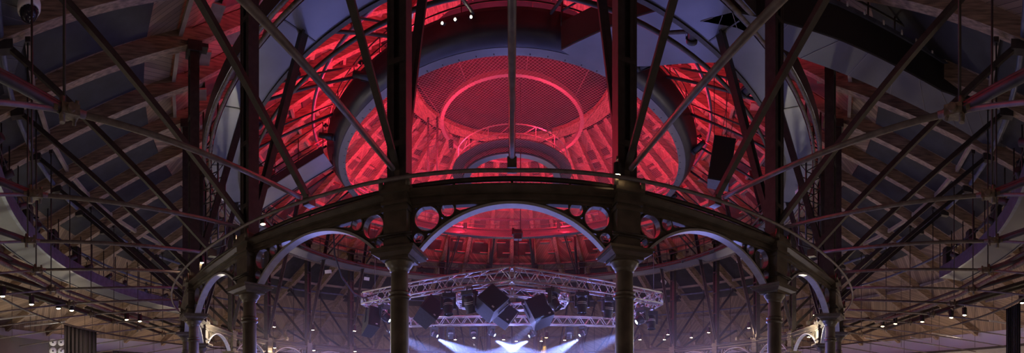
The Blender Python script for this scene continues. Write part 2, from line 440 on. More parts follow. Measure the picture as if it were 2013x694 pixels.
# ------------------------------------------------------------------ radial roof frames: strut, tie rod, node, hanger, outer strut
strut = tie = hang = ostr = inner = None
for k in range(48):
    a = 7.5*k
    iscol = (k % 2 == 1)
    loc = P(1, a, 0); loc.z = CZ + R*HB
    W = where(a, 7.5)
    if seen(P(1, a, HB), P(1.35, a, .57)):
        if strut is None:
            strut = empty('raking_strut')
            mb = MB().bar((0, 0, -.05), (0, -.36*R, .905*.36*R), .085, .045); mb.bar((0, .0, .0), (0, -.36*R, .905*.36*R+.05), .04, .10)
            mb.build('strut_bar', M_iron2, strut)
            MB().box(-.06,.06,-.10,.06,-.10,.04).build('foot_shoe', M_iron, strut)
            MB().box(-.09,.09,-.36*R-.2,-.36*R+.12,.905*.36*R-.08,.905*.36*R+.1).build('head_plate', M_iron2, strut)
            o = strut
        else: o = dup(strut)
        o.location = loc; o.rotation_euler[2] = rad(a)
        tag(o, 'long dark raking strut above ring girder, ' + W, 'strut', 'raking struts of the roof')
    if seen(P(1, a, HB), P(1.32, a, HB), P(2.08, a, .24)):
        if tie is None:
            tie = empty('tie_rod')
            MB().tube((0, -.02*R, -.03), (0, -.32*R, 0), .035, n=8).tube((0, -.32*R, 0), (0, -1.09*R, -.02*R), .028, n=8).build('rod', M_tie, tie)
            mb = MB().box(-.055,.055,-.32*R-.10,-.32*R+.10,-.055,.06).tube((0,-.32*R-.08,-.13),(0,-.32*R-.08,.14),.032).tube((-.10,-.32*R,0),(.10,-.32*R,0),.045).tube((0,-.32*R-.18,.02),(0,-.32*R+.18,.0),.05,.04)
            mb.tube((-.06,-.32*R+.07,-.10),(.05,-.32*R+.07,.10),.022)
            mb.build('node_clamp', M_brass, tie); o = tie
        else: o = dup(tie)
        o.location = loc; o.rotation_euler[2] = rad(a)
        tag(o, 'horizontal tie rod with knobbly clamp, ' + W, 'tie rod', 'radial tie rods')
    n_ = P(1.325, a, HB)
    if seen(n_, P(1.325, a, .6)):
        if hang is None:
            o = hang = MB().tube((0,0,0), (0,0,R*(.60-HB)), .018, n=6).box(-.05,.05,-.05,.05,R*(.6-HB)-.1,R*(.6-HB)).build('hanger_rod', M_iron2)
        else: o = dup(hang)
        o.location = n_; o.rotation_euler[2] = rad(a)
        tag(o, 'thin vertical hanger rod over tie clamp, ' + W, 'hanger rod', 'hanger rods of the roof frames')
    if seen(n_, P(1.8, a, hroof(1.8))):
        if ostr is None:
            q = (0, -.475*R, R*(hroof(1.8)-HB))
            o = ostr = MB().tube((0,-.02,0), q, .05, n=8).tube((0,0,.04), (0, q[1]*.97, q[2]+.03), .03).build('outer_strut', M_iron2)
        else: o = dup(ostr)
        o.location = n_; o.rotation_euler[2] = rad(a)
        tag(o, 'dark outer strut above tie rod clamp, ' + W, 'strut', 'outer struts of the roof')
    if iscol and seen(P(1, a, HB), P(.83, a, .83)):
        if inner is None:
            o = inner = MB().bar((0,.05,.05), (0, .165*R, R*.56), .15, .05).bar((0,.08,.05), (0, .172*R, R*.555), .04, .16).build('inner_strut', M_iron2)
        else: o = dup(inner)
        o.location = loc; o.rotation_euler[2] = rad(a)
        tag(o, 'steep inward leaning strut above column, ' + where(a, 15, True), 'strut', 'steep inner struts of the roof')
# second-tier hangers and rods over the outer aisle
hg2 = None
for r_, nm in ((1.55, 'inner'), (1.8, 'outer')):
    hg2 = None
    for k in range(48):
        a = 7.5*k
        p, q = P(r_, a, .252), P(r_, a, hroof(r_))
        if not seen(p, q): continue
        if hg2 is None:
            o = hg2 = MB().tube((0,0,-.35), (0,0,q.z-p.z), .011, n=5).build('drop_rod', M_iron2)
        else: o = dup(hg2)
        o.location = p
        tag(o, 'very thin drop rod, %s aisle row, %s' % (nm, where(a, 7.5)), 'rod', 'thin drop rods over the aisle')

# ring pipes
def ring_pts(r, h, n=144, a0=0, a1=360): return [P(r, a0+(a1-a0)*i/n, h) for i in range(n+1)]
def ringtube(name, r, h, rad_, m, label, cat, a0=0, a1=360, parent=None, n=144):
    mb = MB().path(ring_pts(r, h, n, a0, a1), rad_, 8)
    o = mb.world(name, m, P(r, a0, h), parent)
    if label: tag(o, label, cat)
    return o
# conduit ring round the girder with its brackets
cr_ = MB().path([P(1.034, a, .2350 + .0105*min(1, abs((a+180) % 360 - 180)/20)) for a in [i*1.875 for i in range(193)]], .026, 8).build('pipe_ring', M_tie)
tag(cr_, 'thin grey pipe ring running round outside the iron girders', 'pipe')
rl = empty('walkway_rail'); tag(rl, 'dark handrail ring above the iron girders', 'handrail')
MB().path(ring_pts(1.0, .2430, 192), .035, 8).build('rail', M_iron2, rl)
for k in range(24):
    for da in (3.75, 7.5, 11.25):
        a = 7.5+15*k+da
        if abs((a+180) % 360-180) < 100: MB().tube(P(1.0, a, .233), P(1.0, a, .243), .02, n=6).build('rail_post', M_iron2, rl)

# ------------------------------------------------------------------ ring walkway at the columns (grey soffit)
def lab_child(o, t): o['label'] = t; return o
w2 = empty('ring_walkway', (0, 0, CZ+.615*R)); tag(w2, 'large grey ring walkway hung under the roof just inside the columns', 'walkway')
def annulus(r0, r1, h0, h1, n=120, a0=0, a1=360):
    mb = MB(); mb.lathe([(r0*R, CZ+h0*R), (r1*R, CZ+h0*R), (r1*R, CZ+h1*R), (r0*R, CZ+h1*R)], n=n, smooth=False, closed=True, a0=a0, a1=a1); return mb
annulus(.862, .932, .615, .620).shift(w2.location).build('soffit_panel', M_grey, w2)
annulus(.854, .862, .612, .628).shift(w2.location).build('inner_edge_beam', M_iron2, w2)
mb = MB().path(ring_pts(.952, .620), .06, 10).path(ring_pts(.938, .616), .045, 8); mb.shift(w2.location).build('outer_edge_tube', M_brass, w2)
annulus(.952, .958, .617, .650).shift(w2.location).build('outer_fascia', M_grey2, w2)
for h_ in (.665, .69): MB().path(ring_pts(.857, h_), .024, 6).shift(w2.location).build('rail', M_iron2, w2)
for k in range(48):
    a = 7.5*k+3.75
    if seen(P(.857, a, .62), P(.857, a, .69)): MB().tube(P(.857, a, .62), P(.857, a, .69), .02, n=6).shift(w2.location).build('rail_post', M_iron2, w2)
for k in range(24):
    a = 15*k+7.5; p, q = P(.864, a, .6145), P(.931, a, .6145); MB().bar(p, q, .03, .012).shift(w2.location).build('soffit_seam', M_grey2, w2)

# inner lower dark tubes under the walkway (secondary rails)
ringtube('service_pipe', .825, .61, .045, M_iron2, 'dark service pipe ring inside the large grey ring walkway', 'pipe')
ringtube('blue_pipe', .645, .845, .06, M_blue, 'blue grey pipe ring above and outside the netted ring', 'pipe')

# ------------------------------------------------------------------ central netted ring
w1 = empty('netted_ring', (0, 0, CZ+.7285*R)); tag(w1, 'central ring gantry with dark skirt and wire net stretched across it', 'ring gantry')
mb = MB(); mb.lathe([(.566*R, CZ+.7285*R), (.600*R, CZ+.776*R), (.603*R, CZ+.776*R), (.569*R, CZ+.727*R)], n=120, smooth=True, closed=True)
mb.shift(w1.location).build('skirt', M_skirt, w1)
annulus(.545, .567, .7270, .7300).shift(w1.location).build('bottom_flange', M_grey, w1)
annulus(.590, .603, .776, .782).shift(w1.location).build('top_edge', M_iron2, w1)
net = MB(); rr = .546*R; st = .078; n_ = int(rr/st); zn = CZ+.7292*R
for i in range(-n_, n_+1):
    c = i*st; hl = sqrt(max(rr*rr-c*c, 0))
    if hl < .2: continue
    for ang in (rad(40), rad(-50)):
        u = Vector((cos(ang), sin(ang), 0)); v = Vector((-sin(ang), cos(ang), 0))
        net.bar(v*c - u*hl + Vector((0,0,zn)), v*c + u*hl + Vector((0,0,zn)), .0045)
net.shift(w1.location).build('wire_net', M_net, w1)
for h_ in (.80, .825): MB().path(ring_pts(.597, h_), .02, 6).shift(w1.location).build('rail', M_iron2, w1)
for k in range(36):
    a = 10*k
    MB().tube(P(.597, a, .78), P(.597, a, .826), .018, n=6).shift(w1.location).build('rail_post', M_iron2, w1)
for k in range(90):
    p = P(.5455, 4*k, .7285); MB().tube(p, P(.552, 4*k, .7265), .014, n=5).shift(w1.location).build('net_hook', M_iron2, w1)
rb = None
for k in range(24):
    a = 15*k+7.5; p_, q_ = P(.86, a, .635), P(.604, a, .775)
    if not seen(p_, q_): continue
    if rb is None: o = rb = MB().tube((0,.0,0), (0, .256*R, .14*R), .04, n=8).tube((0,0,.35), (0, .256*R, .14*R+.3), .025, n=6).build('link_bar', M_iron2)
    else: o = dup(rb)
    o.location = p_; o.rotation_euler[2] = rad(a)
    tag(o, 'dark link bar from ring walkway to netted ring, ' + where(a, 15, True), 'link bar', 'link bars to the netted ring')
# small ring with platform in the middle of the net
w0 = empty('centre_platform', (0, 0, CZ+.727*R)); tag(w0, 'small round platform with handrail in the middle of the wire net', 'platform')
annulus(.140, .162, .7255, .729, n=64).shift(w0.location).build('grey_flange', M_grey, w0)
annulus(.160, .166, .728, .748, n=64).shift(w0.location).build('ring_wall', M_iron2, w0)
annulus(.166, .200, .746, .750, n=64).shift(w0.location).build('deck', M_iron2, w0)
for h_ in (.772, .800): MB().path(ring_pts(.185, h_, 64), .02, 6).shift(w0.location).build('rail', M_railw, w0)
for k in range(16):
    a = 22.5*k; MB().tube(P(.185, a, .748), P(.185, a, .8), .016, n=6).shift(w0.location).build('rail_post', M_railw, w0)
br = MB()
for k in range(16):
    a = 22.5*k; br.tube(P(.185, a, .75), P(.185, a+22.5, .8), .012, n=5)
br.shift(w0.location).build('diagonal_brace', M_railw, w0)
# suspended hoop above the net
hp = empty('suspended_hoop', (0, 0, CZ+.915*R)); tag(hp, 'large flat steel hoop hung on wires above the net, lit red', 'hoop')
mb = MB(); mb.lathe([(.228*R, CZ+.907*R), (.240*R, CZ+.907*R), (.240*R, CZ+.921*R), (.228*R, CZ+.921*R)], n=96, smooth=False, closed=True)
mb.shift(hp.location).build('hoop_band', M_hoop, hp)
for k in range(8):
    a = 45*k+10; MB().tube(P(.234, a, .92), P(.36, a, 1.10), .012, n=5).shift(hp.location).build('suspension_wire', M_tie, hp)
# round dark dish of the lantern: second hoop higher
mb = MB(); mb.lathe([(.33*R, CZ+1.06*R), (.40*R, CZ+1.075*R), (.40*R, CZ+1.10*R), (.33*R, CZ+1.085*R)], n=96, smooth=False, closed=True)
o = mb.world('lantern_curb', M_timber, (0, 0, CZ+1.06*R)); tag(o, 'broad round curb under the dark lantern at the top of the roof', 'curb')
mb = MB(); mb.lathe([(0, CZ+1.105*R), (.335*R, CZ+1.075*R), (.335*R, CZ+1.082*R), (0, CZ+1.12*R)], n=96, smooth=True, closed=False)
o = mb.world('lantern_blind', M_panel, (0, 0, CZ+1.105*R)); tag(o, 'dark round blackout blind closing the roof lantern', 'blind')
# pair of ladder-like posts hung in the left part of the net area
lt = empty('lattice_drop', P(.42, 268, .75)); tag(lt, 'narrow red-lit lattice drop post left of the suspended hoop', 'lattice post')
for dx in (0, .38):
    b0 = P(.31, 255, .79) + Vector((dx,0,0))
    MB().tube(b0, b0+Vector((0,0,R*.21)), .05, n=8).shift(lt.location).build('upright', M_tie, lt)
mb = MB()
for i in range(9): b0 = P(.31, 255, .80+.023*i); mb.bar(b0, b0+Vector((.38,0,.12)), .03)
mb.shift(lt.location).build('lacing', M_tie, lt)

# ------------------------------------------------------------------ bridges and outer gantry
def band(name, near, far, h, t, m, parent=None, label=None, cat=None, org=None):    # flat slab between two polylines
    mb = MB(); k = len(near); vs = []
    for p, q in zip(near, far):
        for z in (h, h+t): vs += [(p[0]*R, p[1]*R, CZ+z*R), (q[0]*R, q[1]*R, CZ+z*R)]
    fs = []
    for i in range(k-1):
        a, b = 4*i, 4*(i+1)
        fs += [(a, b, b+1, a+1), (a+2, a+3, b+3, b+2), (a, a+2, b+2, b), (a+1, b+1, b+3, a+3)]
    fs += [(0,1,3,2), (4*(k-1), 4*(k-1)+2, 4*(k-1)+3, 4*(k-1)+1)]
    mb.add(vs, fs); org = org or mb.v[0]
    return mb.world(name, m, org if parent is None else (0,0,0), parent)
def strip(line, h0, h1, th=.03):    # upright plate along a polyline
    mb = MB()
    for p, q in zip(line[:-1], line[1:]): mb.bar((p[0]*R, p[1]*R, CZ+(h0+h1)/2*R), (q[0]*R, q[1]*R, CZ+(h0+h1)/2*R), th, (h1-h0)*R)
    return mb
for sg, sd in ((1, 'right'), (-1, 'left')):
    if sg > 0:
        far = [(.30,-.83), (.36,-.845), (.49,-.849), (.681,-.895), (.856,-.940), (.969,-.965), (1.10,-.975)]
        near = [(.315,-.845), (.339,-.868), (.517,-.924), (.629,-.953), (.739,-.981), (.812,-1.02), (.851,-1.112)]
    else:
        far = [(-.56,-1.185), (-.611,-1.168), (-.649,-1.15), (-.70,-1.137), (-.76,-1.123), (-.885,-1.08), (-1.032,-1.023), (-1.10,-.99)]
        near = [(-.57,-1.34), (-.62,-1.32), (-.67,-1.30), (-.74,-1.27), (-.80,-1.25), (-.93,-1.20), (-1.10,-1.13), (-1.16,-1.08)]
    g = empty('gantry_bridge'); tag(g, 'wide grey soffited gantry running out from the ring walkway at upper right' if sg > 0 else 'grey panelled gantry edge passing out of frame at upper left', 'gantry')
    band('soffit', near, far, .615, .006, M_soffit, g)
    strip(near, .618, .672).build('near_fascia', M_black, g); strip(far, .618, .63).build('far_fascia', M_iron2, g)
    strip(near, .672, .679, .10).build('kick_rail', M_blue, g)
    for i in range(len(far)-1):
        for t in (0, .5):
            p = Vector((*far[i], 0)).lerp(Vector((*far[i+1], 0)), t); q = Vector((*near[i], 0)).lerp(Vector((*near[i+1], 0)), t)
            MB().bar((p.x*R, p.y*R, CZ+.6146*R), (q.x*R, q.y*R, CZ+.6146*R), .012, .01).build('panel_seam', M_hoop, g)
    for hh in (.70, .725):
        mb = MB().path([(p[0]*R, p[1]*R, CZ+hh*R) for p in near], .022, 6); mb.build('rail', M_iron2, g)
    for i in range(len(near)-1):
        for t in (0, .5):
            q = Vector((*near[i], 0)).lerp(Vector((*near[i+1], 0)), t)
            MB().tube((q.x*R, q.y*R, CZ+.675*R), (q.x*R, q.y*R, CZ+.727*R), .02, n=6).build('rail_post', M_iron2, g)
    if sg > 0:
        for i in range(1, 5):
            for t in (.1, .4, .75):
                q = Vector((*near[i], 0)).lerp(Vector((*near[i+1], 0)), t)
                MB().tube((q.x*R, q.y*R-.06, CZ+.676*R), (q.x*R, q.y*R-.06, CZ+.684*R), .022, n=8).build('rail_clamp', M_foil, g)
# bridge from the ring walkway to the netted ring
g = empty('link_bridge'); tag(g, 'short grey bridge linking the ring walkway to the netted ring, right of the middle', 'bridge')
nearb = [(.10,-.60), (.22,-.70), (.33,-.78), (.40,-.82)]; farb = [(.17,-.555), (.30,-.60), (.42,-.66), (.50,-.735)]
band('soffit', nearb, farb, .700, .006, M_grey, g)
strip(nearb, .703, .755).build('near_fascia', M_black, g); strip(farb, .703, .72).build('far_fascia', M_iron2, g)
for hh in (.78, .80): MB().path([(p[0]*R, p[1]*R, CZ+hh*R) for p in nearb], .02, 6).build('rail', M_iron2, g)
for q in nearb: MB().tube((q[0]*R, q[1]*R, CZ+.75*R), (q[0]*R, q[1]*R, CZ+.80*R), .018, n=6).build('rail_post', M_iron2, g)
# stair bridge at lower left of the netted ring
g = empty('stair_bridge'); tag(g, 'dark sloping stair with grey stringer meeting the netted ring at its lower left', 'stair')
A_, B_ = P(.90, 288, .60), P(.60, 296, .715)
dr = (B_-A_).normalized(); sd_ = dr.cross(Vector((0,0,1))).normalized()
MB().bar(A_, B_, .9, .05).build('stair_soffit', M_grey, g)
for s_ in (-.47, .47):
    MB().bar(A_+sd_*s_+Vector((0,0,.08)), B_+sd_*s_+Vector((0,0,.08)), .04, .26).build('stringer', M_grey2, g)
    MB().tube(A_+sd_*s_+Vector((0,0,1)), B_+sd_*s_+Vector((0,0,1)), .022).build('handrail', M_iron2, g)
    for i in range(5):
        p = A_.lerp(B_, i/4)+sd_*s_; MB().tube(p, p+Vector((0,0,1)), .015, n=6).build('rail_post', M_iron2, g)

# outer circular gantry (deck at .40)
for sg, sd in ((-1, 'left'), (1, 'right')):
    a0, a1 = (28, 96) if sg < 0 else (28, 63)
    if sg < 0: aa0, aa1 = -a1, -a0
    else: aa0, aa1 = a0, a1
    g = empty('outer_gantry', (0, 0, CZ+.40*R)); tag(g, 'curved grey outer gantry with railings over the aisle on the %s' % sd, 'gantry')
    annulus(1.39, 1.465, .400, .405, n=24, a0=aa0, a1=aa1).shift(g.location).build('soffit', M_soffit, g)
    annulus(1.382, 1.390, .398, .435, n=24, a0=aa0, a1=aa1).shift(g.location).build('inner_fascia', M_blue, g)
    annulus(1.465, 1.470, .398, .420, n=24, a0=aa0, a1=aa1).shift(g.location).build('outer_fascia', M_grey2, g)
    MB().path(ring_pts(1.385, .47, 30, aa0, aa1), .022, 6).shift(g.location).build('rail', M_iron2, g)
    n = int((aa1-aa0)/3.4)
    for i in range(n+1):
        a = aa0+(aa1-aa0)*i/n
        MB().tube(P(1.385, a, .40), P(1.385, a, .53), .022, n=6).shift(g.location).build('upright', M_iron2, g)
        MB().tube(P(1.46, a, .40), P(1.46, a, .50), .018, n=6).shift(g.location).build('upright', M_iron2, g)
    MB().path(ring_pts(1.46, .47, 30, aa0, aa1), .02, 6).shift(g.location).build('rail', M_iron2, g)
ringtube('curved_pipe', 1.42, .50, .05, M_blue, 'blue grey curved pipe, lower of the two sweeping over the aisle', 'pipe')
ringtube('curved_pipe', 1.37, .60, .065, M_blue, 'blue grey curved pipe, upper and thicker of the two sweeping over the aisle', 'pipe')
ringtube('curtain_track', 1.455, .249, .035, M_iron2, 'dark curved curtain track low over the aisle', 'track')
# heavy chord under the outer gantry
for sg, sd in ((-1, 'left'), (1, 'right')):
    pts = [U(1006.5+sg*1040, 500, .27), U(1006.5+sg*1006, 515, .27), U(1006.5+sg*880, 581, .27), U(1006.5+sg*790, 612, .27), U(1006.5+sg*715, 634, .27)]
    g = empty('double_pipe'); tag(g, 'pair of heavy brown pipes slanting below the outer gantry on the %s' % sd, 'pipe')
    MB().path(pts, .06, 8).build('pipe', M_brass, g); MB().path([p+Vector((0,.12,.16)) for p in pts], .05, 8).build('pipe', M_iron2, g)
# lattice tower frames beside the third columns
for sg, sd in ((-1, 'left'), (1, 'right')):
    b0 = P(.93, sg*52, .40); g = empty('lattice_mast', b0); tag(g, 'dark lattice ladder mast inside the ring walkway on the %s' % sd, 'mast')
    hgt = R*.36
    for dx, dy in ((-.28,-.1), (.28,-.1), (-.28,.25), (.28,.25)): MB().tube((dx,dy,0), (dx,dy,hgt), .03, n=6).build('upright', M_iron2, g)
    mb = MB(); i = 0
    while i*.42 < hgt-.4:
        z = i*.42
        mb.tube((-.28,-.1,z), (.28,-.1,z), .02, n=5).tube((-.28,-.1,z), (.28,-.1,z+.42), .014, n=5).tube((-.28,.25,z), (.28,.25,z), .02, n=5).tube((-.28,-.1,z), (-.28,.25,z+.42), .014, n=5).tube((.28,-.1,z), (.28,.25,z+.42), .014, n=5); i += 1
    mb.build('lacing', M_iron2, g)
# ------------------------------------------------------------------ lighting truss over the stage
def truss_section(p, q, name='truss_section', parent=None, w=.30, hh=.31, n=None):
    p, q = Vector(p), Vector(q); d = (q-p).normalized(); s_ = d.cross(Vector((0,0,1))).normalized(); L = (q-p).length
    n = n or max(3, int(L/.42)); mb = MB()
    c = lambda t, i, j: p + d*(L*t) + s_*(i*w/2) + Vector((0,0,-hh if j else 0))
    for i in (-1, 1):
        for j in (0, 1): mb.tube(c(0,i,j), c(1,i,j), .025, n=6)
    for k in range(n):
        a, b = k/n, (k+1)/n; m = (a+b)/2
        for i in (-1, 1): mb.tube(c(a,i,1), c(m,i,0), .012, n=5, cap=False).tube(c(m,i,0), c(b,i,1), .012, n=5, cap=False)
        for j in (0, 1): mb.tube(c(a,-1,j), c(b,1,j), .012, n=5, cap=False)
    for t in (0, 1):
        mb.tube(c(t,-1,0), c(t,1,0), .02, n=5).tube(c(t,-1,1), c(t,1,1), .02, n=5).tube(c(t,-1,0), c(t,-1,1), .02, n=5).tube(c(t,1,0), c(t,1,1), .02, n=5)
    return mb.build(name, M_alu, parent)
HT = .2625
V = lambda x, y, h=HT: Vector((x*R, y*R, CZ+h*R))
g = empty('lighting_truss'); tag(g, 'big silver lattice lighting truss hung in the middle, front corner pointing at viewer', 'lighting truss')
hx = [V(0,-.58), V(.365,-.42), V(.35,-.03), V(-.35,-.03), V(-.365,-.42)]
for i in range(5): truss_section(hx[i], hx[(i+1) % 5], parent=g)
g = empty('inner_truss'); tag(g, 'smaller silver lattice truss frame inside the big lighting truss', 'lighting truss')
ix = [V(0,-.415), V(.135,-.36), V(.135,-.27), V(0,-.225), V(-.135,-.27), V(-.135,-.36)]
for i in range(6): truss_section(ix[i], ix[(i+1) % 6], parent=g, w=.22, hh=.22)

def at_h(x, y, h): return U(x, y, h)
# loudspeaker boxes under the truss
def speaker(x, y, d, w, hgt, dep, rot, label):
    c = UD(x, y, d*R); root = empty('hanging_loudspeaker', c); root.rotation_euler = tuple(rad(t) for t in rot)
    tag(root, label, 'loudspeaker', 'loudspeakers under the lighting truss')
    m = MB(); t = .06
    m.prism([(-w/2, -dep/2), (w/2, -dep/2), (w/2*.86, dep/2), (-w/2*.86, dep/2)], -hgt/2, hgt/2); m.build('cabinet', M_blackm, root)
    m = MB(); m.box(-w/2+.03, w/2-.03, -dep/2-.015, -dep/2, -hgt/2+.03, hgt/2-.03); m.build('grille', M_grille, root)
    m = MB()
    for s_ in (-1, 1): m.box(s_*(w/2+.01)-.01, s_*(w/2+.01)+.01, -.04, .04, -.05, hgt/2+.10)
    m.box(-w/2-.02, w/2+.02, -.04, .04, hgt/2+.08, hgt/2+.11); m.build('yoke', M_iron2, root)
    MB().box(w/2-.14, w/2-.08, -dep/2-.02, -dep/2-.015, -hgt/2+.06, -hgt/2+.10).build('badge', M_white, root)
    return c
sp_ = [speaker(966, 598, .95, .56, .56, .60, (-28, 42, -8), 'large black loudspeaker tilted on its corner at front middle of the truss'),
       speaker(843, 614, 1.03, .52, .56, .60, (-25, 38, 20), 'black loudspeaker tilted under the truss, just right of left column shaft'),
       speaker(729, 633, 1.14, .36, .66, .66, (-22, 12, 35), 'black loudspeaker hanging at far left corner of the truss'),
       speaker(1058, 615, 1.02, .54, .66, .60, (-20, -22, 12), 'black loudspeaker hanging right of middle below the inner truss'),
       speaker(993, 622, 1.12, .5, .5, .5, (-18, 35, 0), 'black loudspeaker half hidden behind the front middle one')]
hg = MB()
for c, tz in zip(sp_, (.235,)*5): pass
# moving head lights
def mover_root():
    root = empty('moving_head_light')
    MB().box(-.17,.17,-.12,.12,-.10,0).build('base_box', M_blackm, root)
    m = MB()
    for s_ in (-1, 1): m.box(s_*.17-.025, s_*.17+.025, -.05, .05, -.38, -.08)
    m.box(-.195,.195,-.05,.05,-.10,-.08); m.build('yoke', M_blackm, root)
    m = MB()
    m.lathe([(0, -.20), (.09, -.19), (.125, -.12), (.13, .08), (.105, .18), (.13, .21), (.12, .22)], n=20); hd = m.build('head', M_blackm, root)
    hd.location = (0,0,-.32); hd.rotation_euler = (rad(160), 0, 0)
    m = MB().lathe([(0, .20), (.06, .195), (.06, .2)], n=20); m.build('lens', M_lens, hd); MB().lathe([(.062,.205),(.108,.19)], n=20).build('bezel', M_black, hd)
    m = MB()
    for z in (-.02, -.06): m.lathe([(.131, z), (.134, z+.008), (.131, z+.016)], n=20)
    m.build('trim_ring', M_white, hd)
    m = MB().tube((-.08,0,0), (-.08,0,.10), .02).tube((.08,0,0), (.08,0,.10), .02).tube((-.1,0,.09),(.1,0,.09),.02); m.build('clamp', M_iron2, root)
    return root
M_LENS_BLUE = M_bluel
mv0 = mover_root(); first = True
movers = [  # x, y of head, d, tilt, pan, label, lens material
    (881, 578, .99, 165, 20, 'moving head light with two pale rings, left of front speaker', None),
    (923, 572, .955, 200, -30, 'moving head light just left of the front middle speaker', None),
    (1087, 568, .96, 140, 60, 'moving head light with pale blue beam right of the middle', None),
    (1144, 575, 1.0, 175, 0, 'moving head light with narrow white beam, front right truss', None),
    (1196, 585, 1.04, 190, 20, 'moving head light with pale rings beside the right column', None),
    (757, 600, 1.13, 150, 60, 'moving head light with blue beam beside the left corner loudspeaker', 1),
    (1262, 605, 1.12, 150, -60, 'moving head light with blue beam right of the right column', 1),
    (1280, 612, 1.16, 170, 0, 'unlit moving head light at far right truss corner', None),
    (853, 644, 1.5, 150, 40, 'blue moving head light, leftmost below the rear truss', 1),
    (886, 644, 1.5, 180, 0, 'unlit moving head light second from left below rear truss', None),
    (931, 644, 1.5, 178, 0, 'moving head light with narrow white beam below rear truss', 2),
    (966, 642, 1.5, 140, 50, 'blue moving head light below rear truss behind the front speaker', 1),
    (1047, 644, 1.5, 140, -50, 'blue moving head light below rear truss right of middle', 1),
    (1119, 644, 1.5, 178, 0, 'unlit moving head light below rear truss beside blue one', None),
    (1146, 642, 1.5, 145, -50, 'blue moving head light, rightmost below the rear truss', 1)]
for (x, y, d, tl, pn, lab, lit) in movers:
    o = mv0 if first else dup(mv0)
    c = UD(x, y, d*R); o.location = c; o.rotation_euler[2] = rad(pn)
    tag(o, lab, 'stage light', 'moving head lights on the truss')
    if d > 1.3: o.scale = (.8,)*3
    aimd = {853: (960,716), 966: (1060,712), 1047: (950,714), 1146: (1050,718), 931: (937,720), 757: (860,700), 1262: (1150,690)}.get(x)
    for ch in o.children:
        if ch.name.startswith('head'):
            ch.rotation_euler = (rad(tl), 0, 0)
            if aimd:
                v_ = Matrix.Rotation(-rad(pn), 3, 'Z') @ (UD(aimd[0], aimd[1], (d - .04)*R) - c - Vector((0, 0, -.26)))
                ch.rotation_euler = v_.to_track_quat('Z', 'Y').to_euler()
            if lit:
                for g_ in ch.children:
                    if g_.name.startswith('lens'):
                        g_.data = g_.data.copy(); g_.data.materials[0] = M_bluel if lit == 1 else M_warm2
    first = False

# ------------------------------------------------------------------ lamps
def lamp_root(nm, m, lens_r=.075):
    root = empty(nm)
    MB().lathe([(.05, .16), (.085, .14), (.09, -.10), (.095, -.12), (.088, -.12)], n=14).build('lamp_can', M_black, root)
    bm2 = MB().lathe([(0, -.135), (lens_r*.7, -.125), (lens_r, -.10)], n=14); bm2.lathe([(lens_r, -.10), (0, -.09)], n=14); bm2.build('lamp_lens', m, root)
    MB().tube((-.1,0,0), (-.1,0,.22), .01).tube((.1,0,0), (.1,0,.22), .01).tube((-.1,0,.22), (.1,0,.22), .01).tube((0,0,.22), (0,0,.30), .02).build('yoke', M_iron2, root)
    return root
def point(x, e, col, rd=.08, spot=None, aim=None, blend=.3, name='lamp_light'):
    l = bpy.data.lights.new(name, 'SPOT' if spot else 'POINT'); l.energy = e; l.color = col; l.shadow_soft_size = rd
    if spot: l.spot_size = rad(spot); l.spot_blend = blend
    o = bpy.data.objects.new(name, l); COL.objects.link(o); o.location = x
    if aim is not None: o.rotation_euler = (Vector(aim)-Vector(x)).to_track_quat('-Z', 'Y').to_euler()
    return o
WARM = (1, .70, .42)
proto = lamp_root('house_lamp', M_warm); first = True
lamps = [  # x, y, h or -d, power, label
    (5, 583, .25, 30, 'bright warm lamp at far left edge above curtain track'), (62, 599, .25, 50, 'warm lamp second from left edge'),
    (115, 607, .25, 60, 'warm lamp third from left edge above black curtain'), (141, 611, .25, 0, 'small lamp close left of black curtain top'),
    (249, 629, .25, 45, 'left one of the pair of warm lamps beyond black curtain'), (275, 632, .25, 45, 'right one of the pair of warm lamps beyond black curtain'),
    (1760, 637, .25, 110, 'brightest warm starry lamp on the right side'), (1735, 642, .25, 40, 'dim warm lamp beside the brightest right one'),
    (1813, 633, .25, 10, 'tiny dim lamp between bright right lamps'), (1870, 625, .25, 55, 'left one of two warm lamps toward right edge'),
    (1896, 620, .25, 55, 'right one of two warm lamps toward right edge'), (2009, 596, .25, 30, 'bright warm lamp at far right edge above drape'),
    (539, 643, -1.95, 60, 'warm lamp beside second column on the left'), (540, 684, -1.9, 40, 'lower warm lamp beside second column on the left'),
    (615, 649, -2.0, 40, 'warm lamp seen through left arch, on left post'), (617, 689, -1.95, 40, 'lower warm lamp seen through left arch, on left post'),
    (697, 651, -2.0, 40, 'warm lamp seen through left arch, on right post'), (698, 691, -1.95, 30, 'lower warm lamp seen through left arch, near column'),
    (1258, 668, -2.1, 30, 'warm lamp just right of the right column shaft'), (1313, 658, -2.0, 40, 'warm lamp seen through right arch, left one'),
    (1306, 668, -2.05, 10, 'small lower lamp seen through right arch, left one'), (1359, 664, -2.1, 12, 'small lamp in middle of right arch'),
    (1393, 654, -2.0, 40, 'warm lamp in right arch on middle post'), (1472, 645, -1.9, 40, 'warm lamp in right arch beside its right column'),
    (1602, 620, -1.62, 45, 'warm lamp between second and third column on the right'), (1590, 663, -1.62, 45, 'lower warm lamp between second and third column right'),
    (990, 668, -2.1, 15, 'tiny starry lamp over stage, left of middle'), (1015, 671, -2.1, 15, 'tiny starry lamp over stage, middle'),
    (1064, 671, -2.1, 10, 'tiny lamp beside the amber stage lamp'), (1110, 669, -2.1, 15, 'tiny starry lamp over stage, right of middle'), (895, 668, -2.1, 12, 'tiny starry lamp over stage, left'),
    (397, 516, -.93, 12, 'small warm lamp on girder beside third left column'), (517, 440, -.72, 6, 'small warm lamp on girder beside second left column'),
    (1213, 344, -.50, 4, 'small warm lamp at foot of the right middle post'), (1598, 548, -1.0, 25, 'warm lamp hanging under arch beside third right column')]
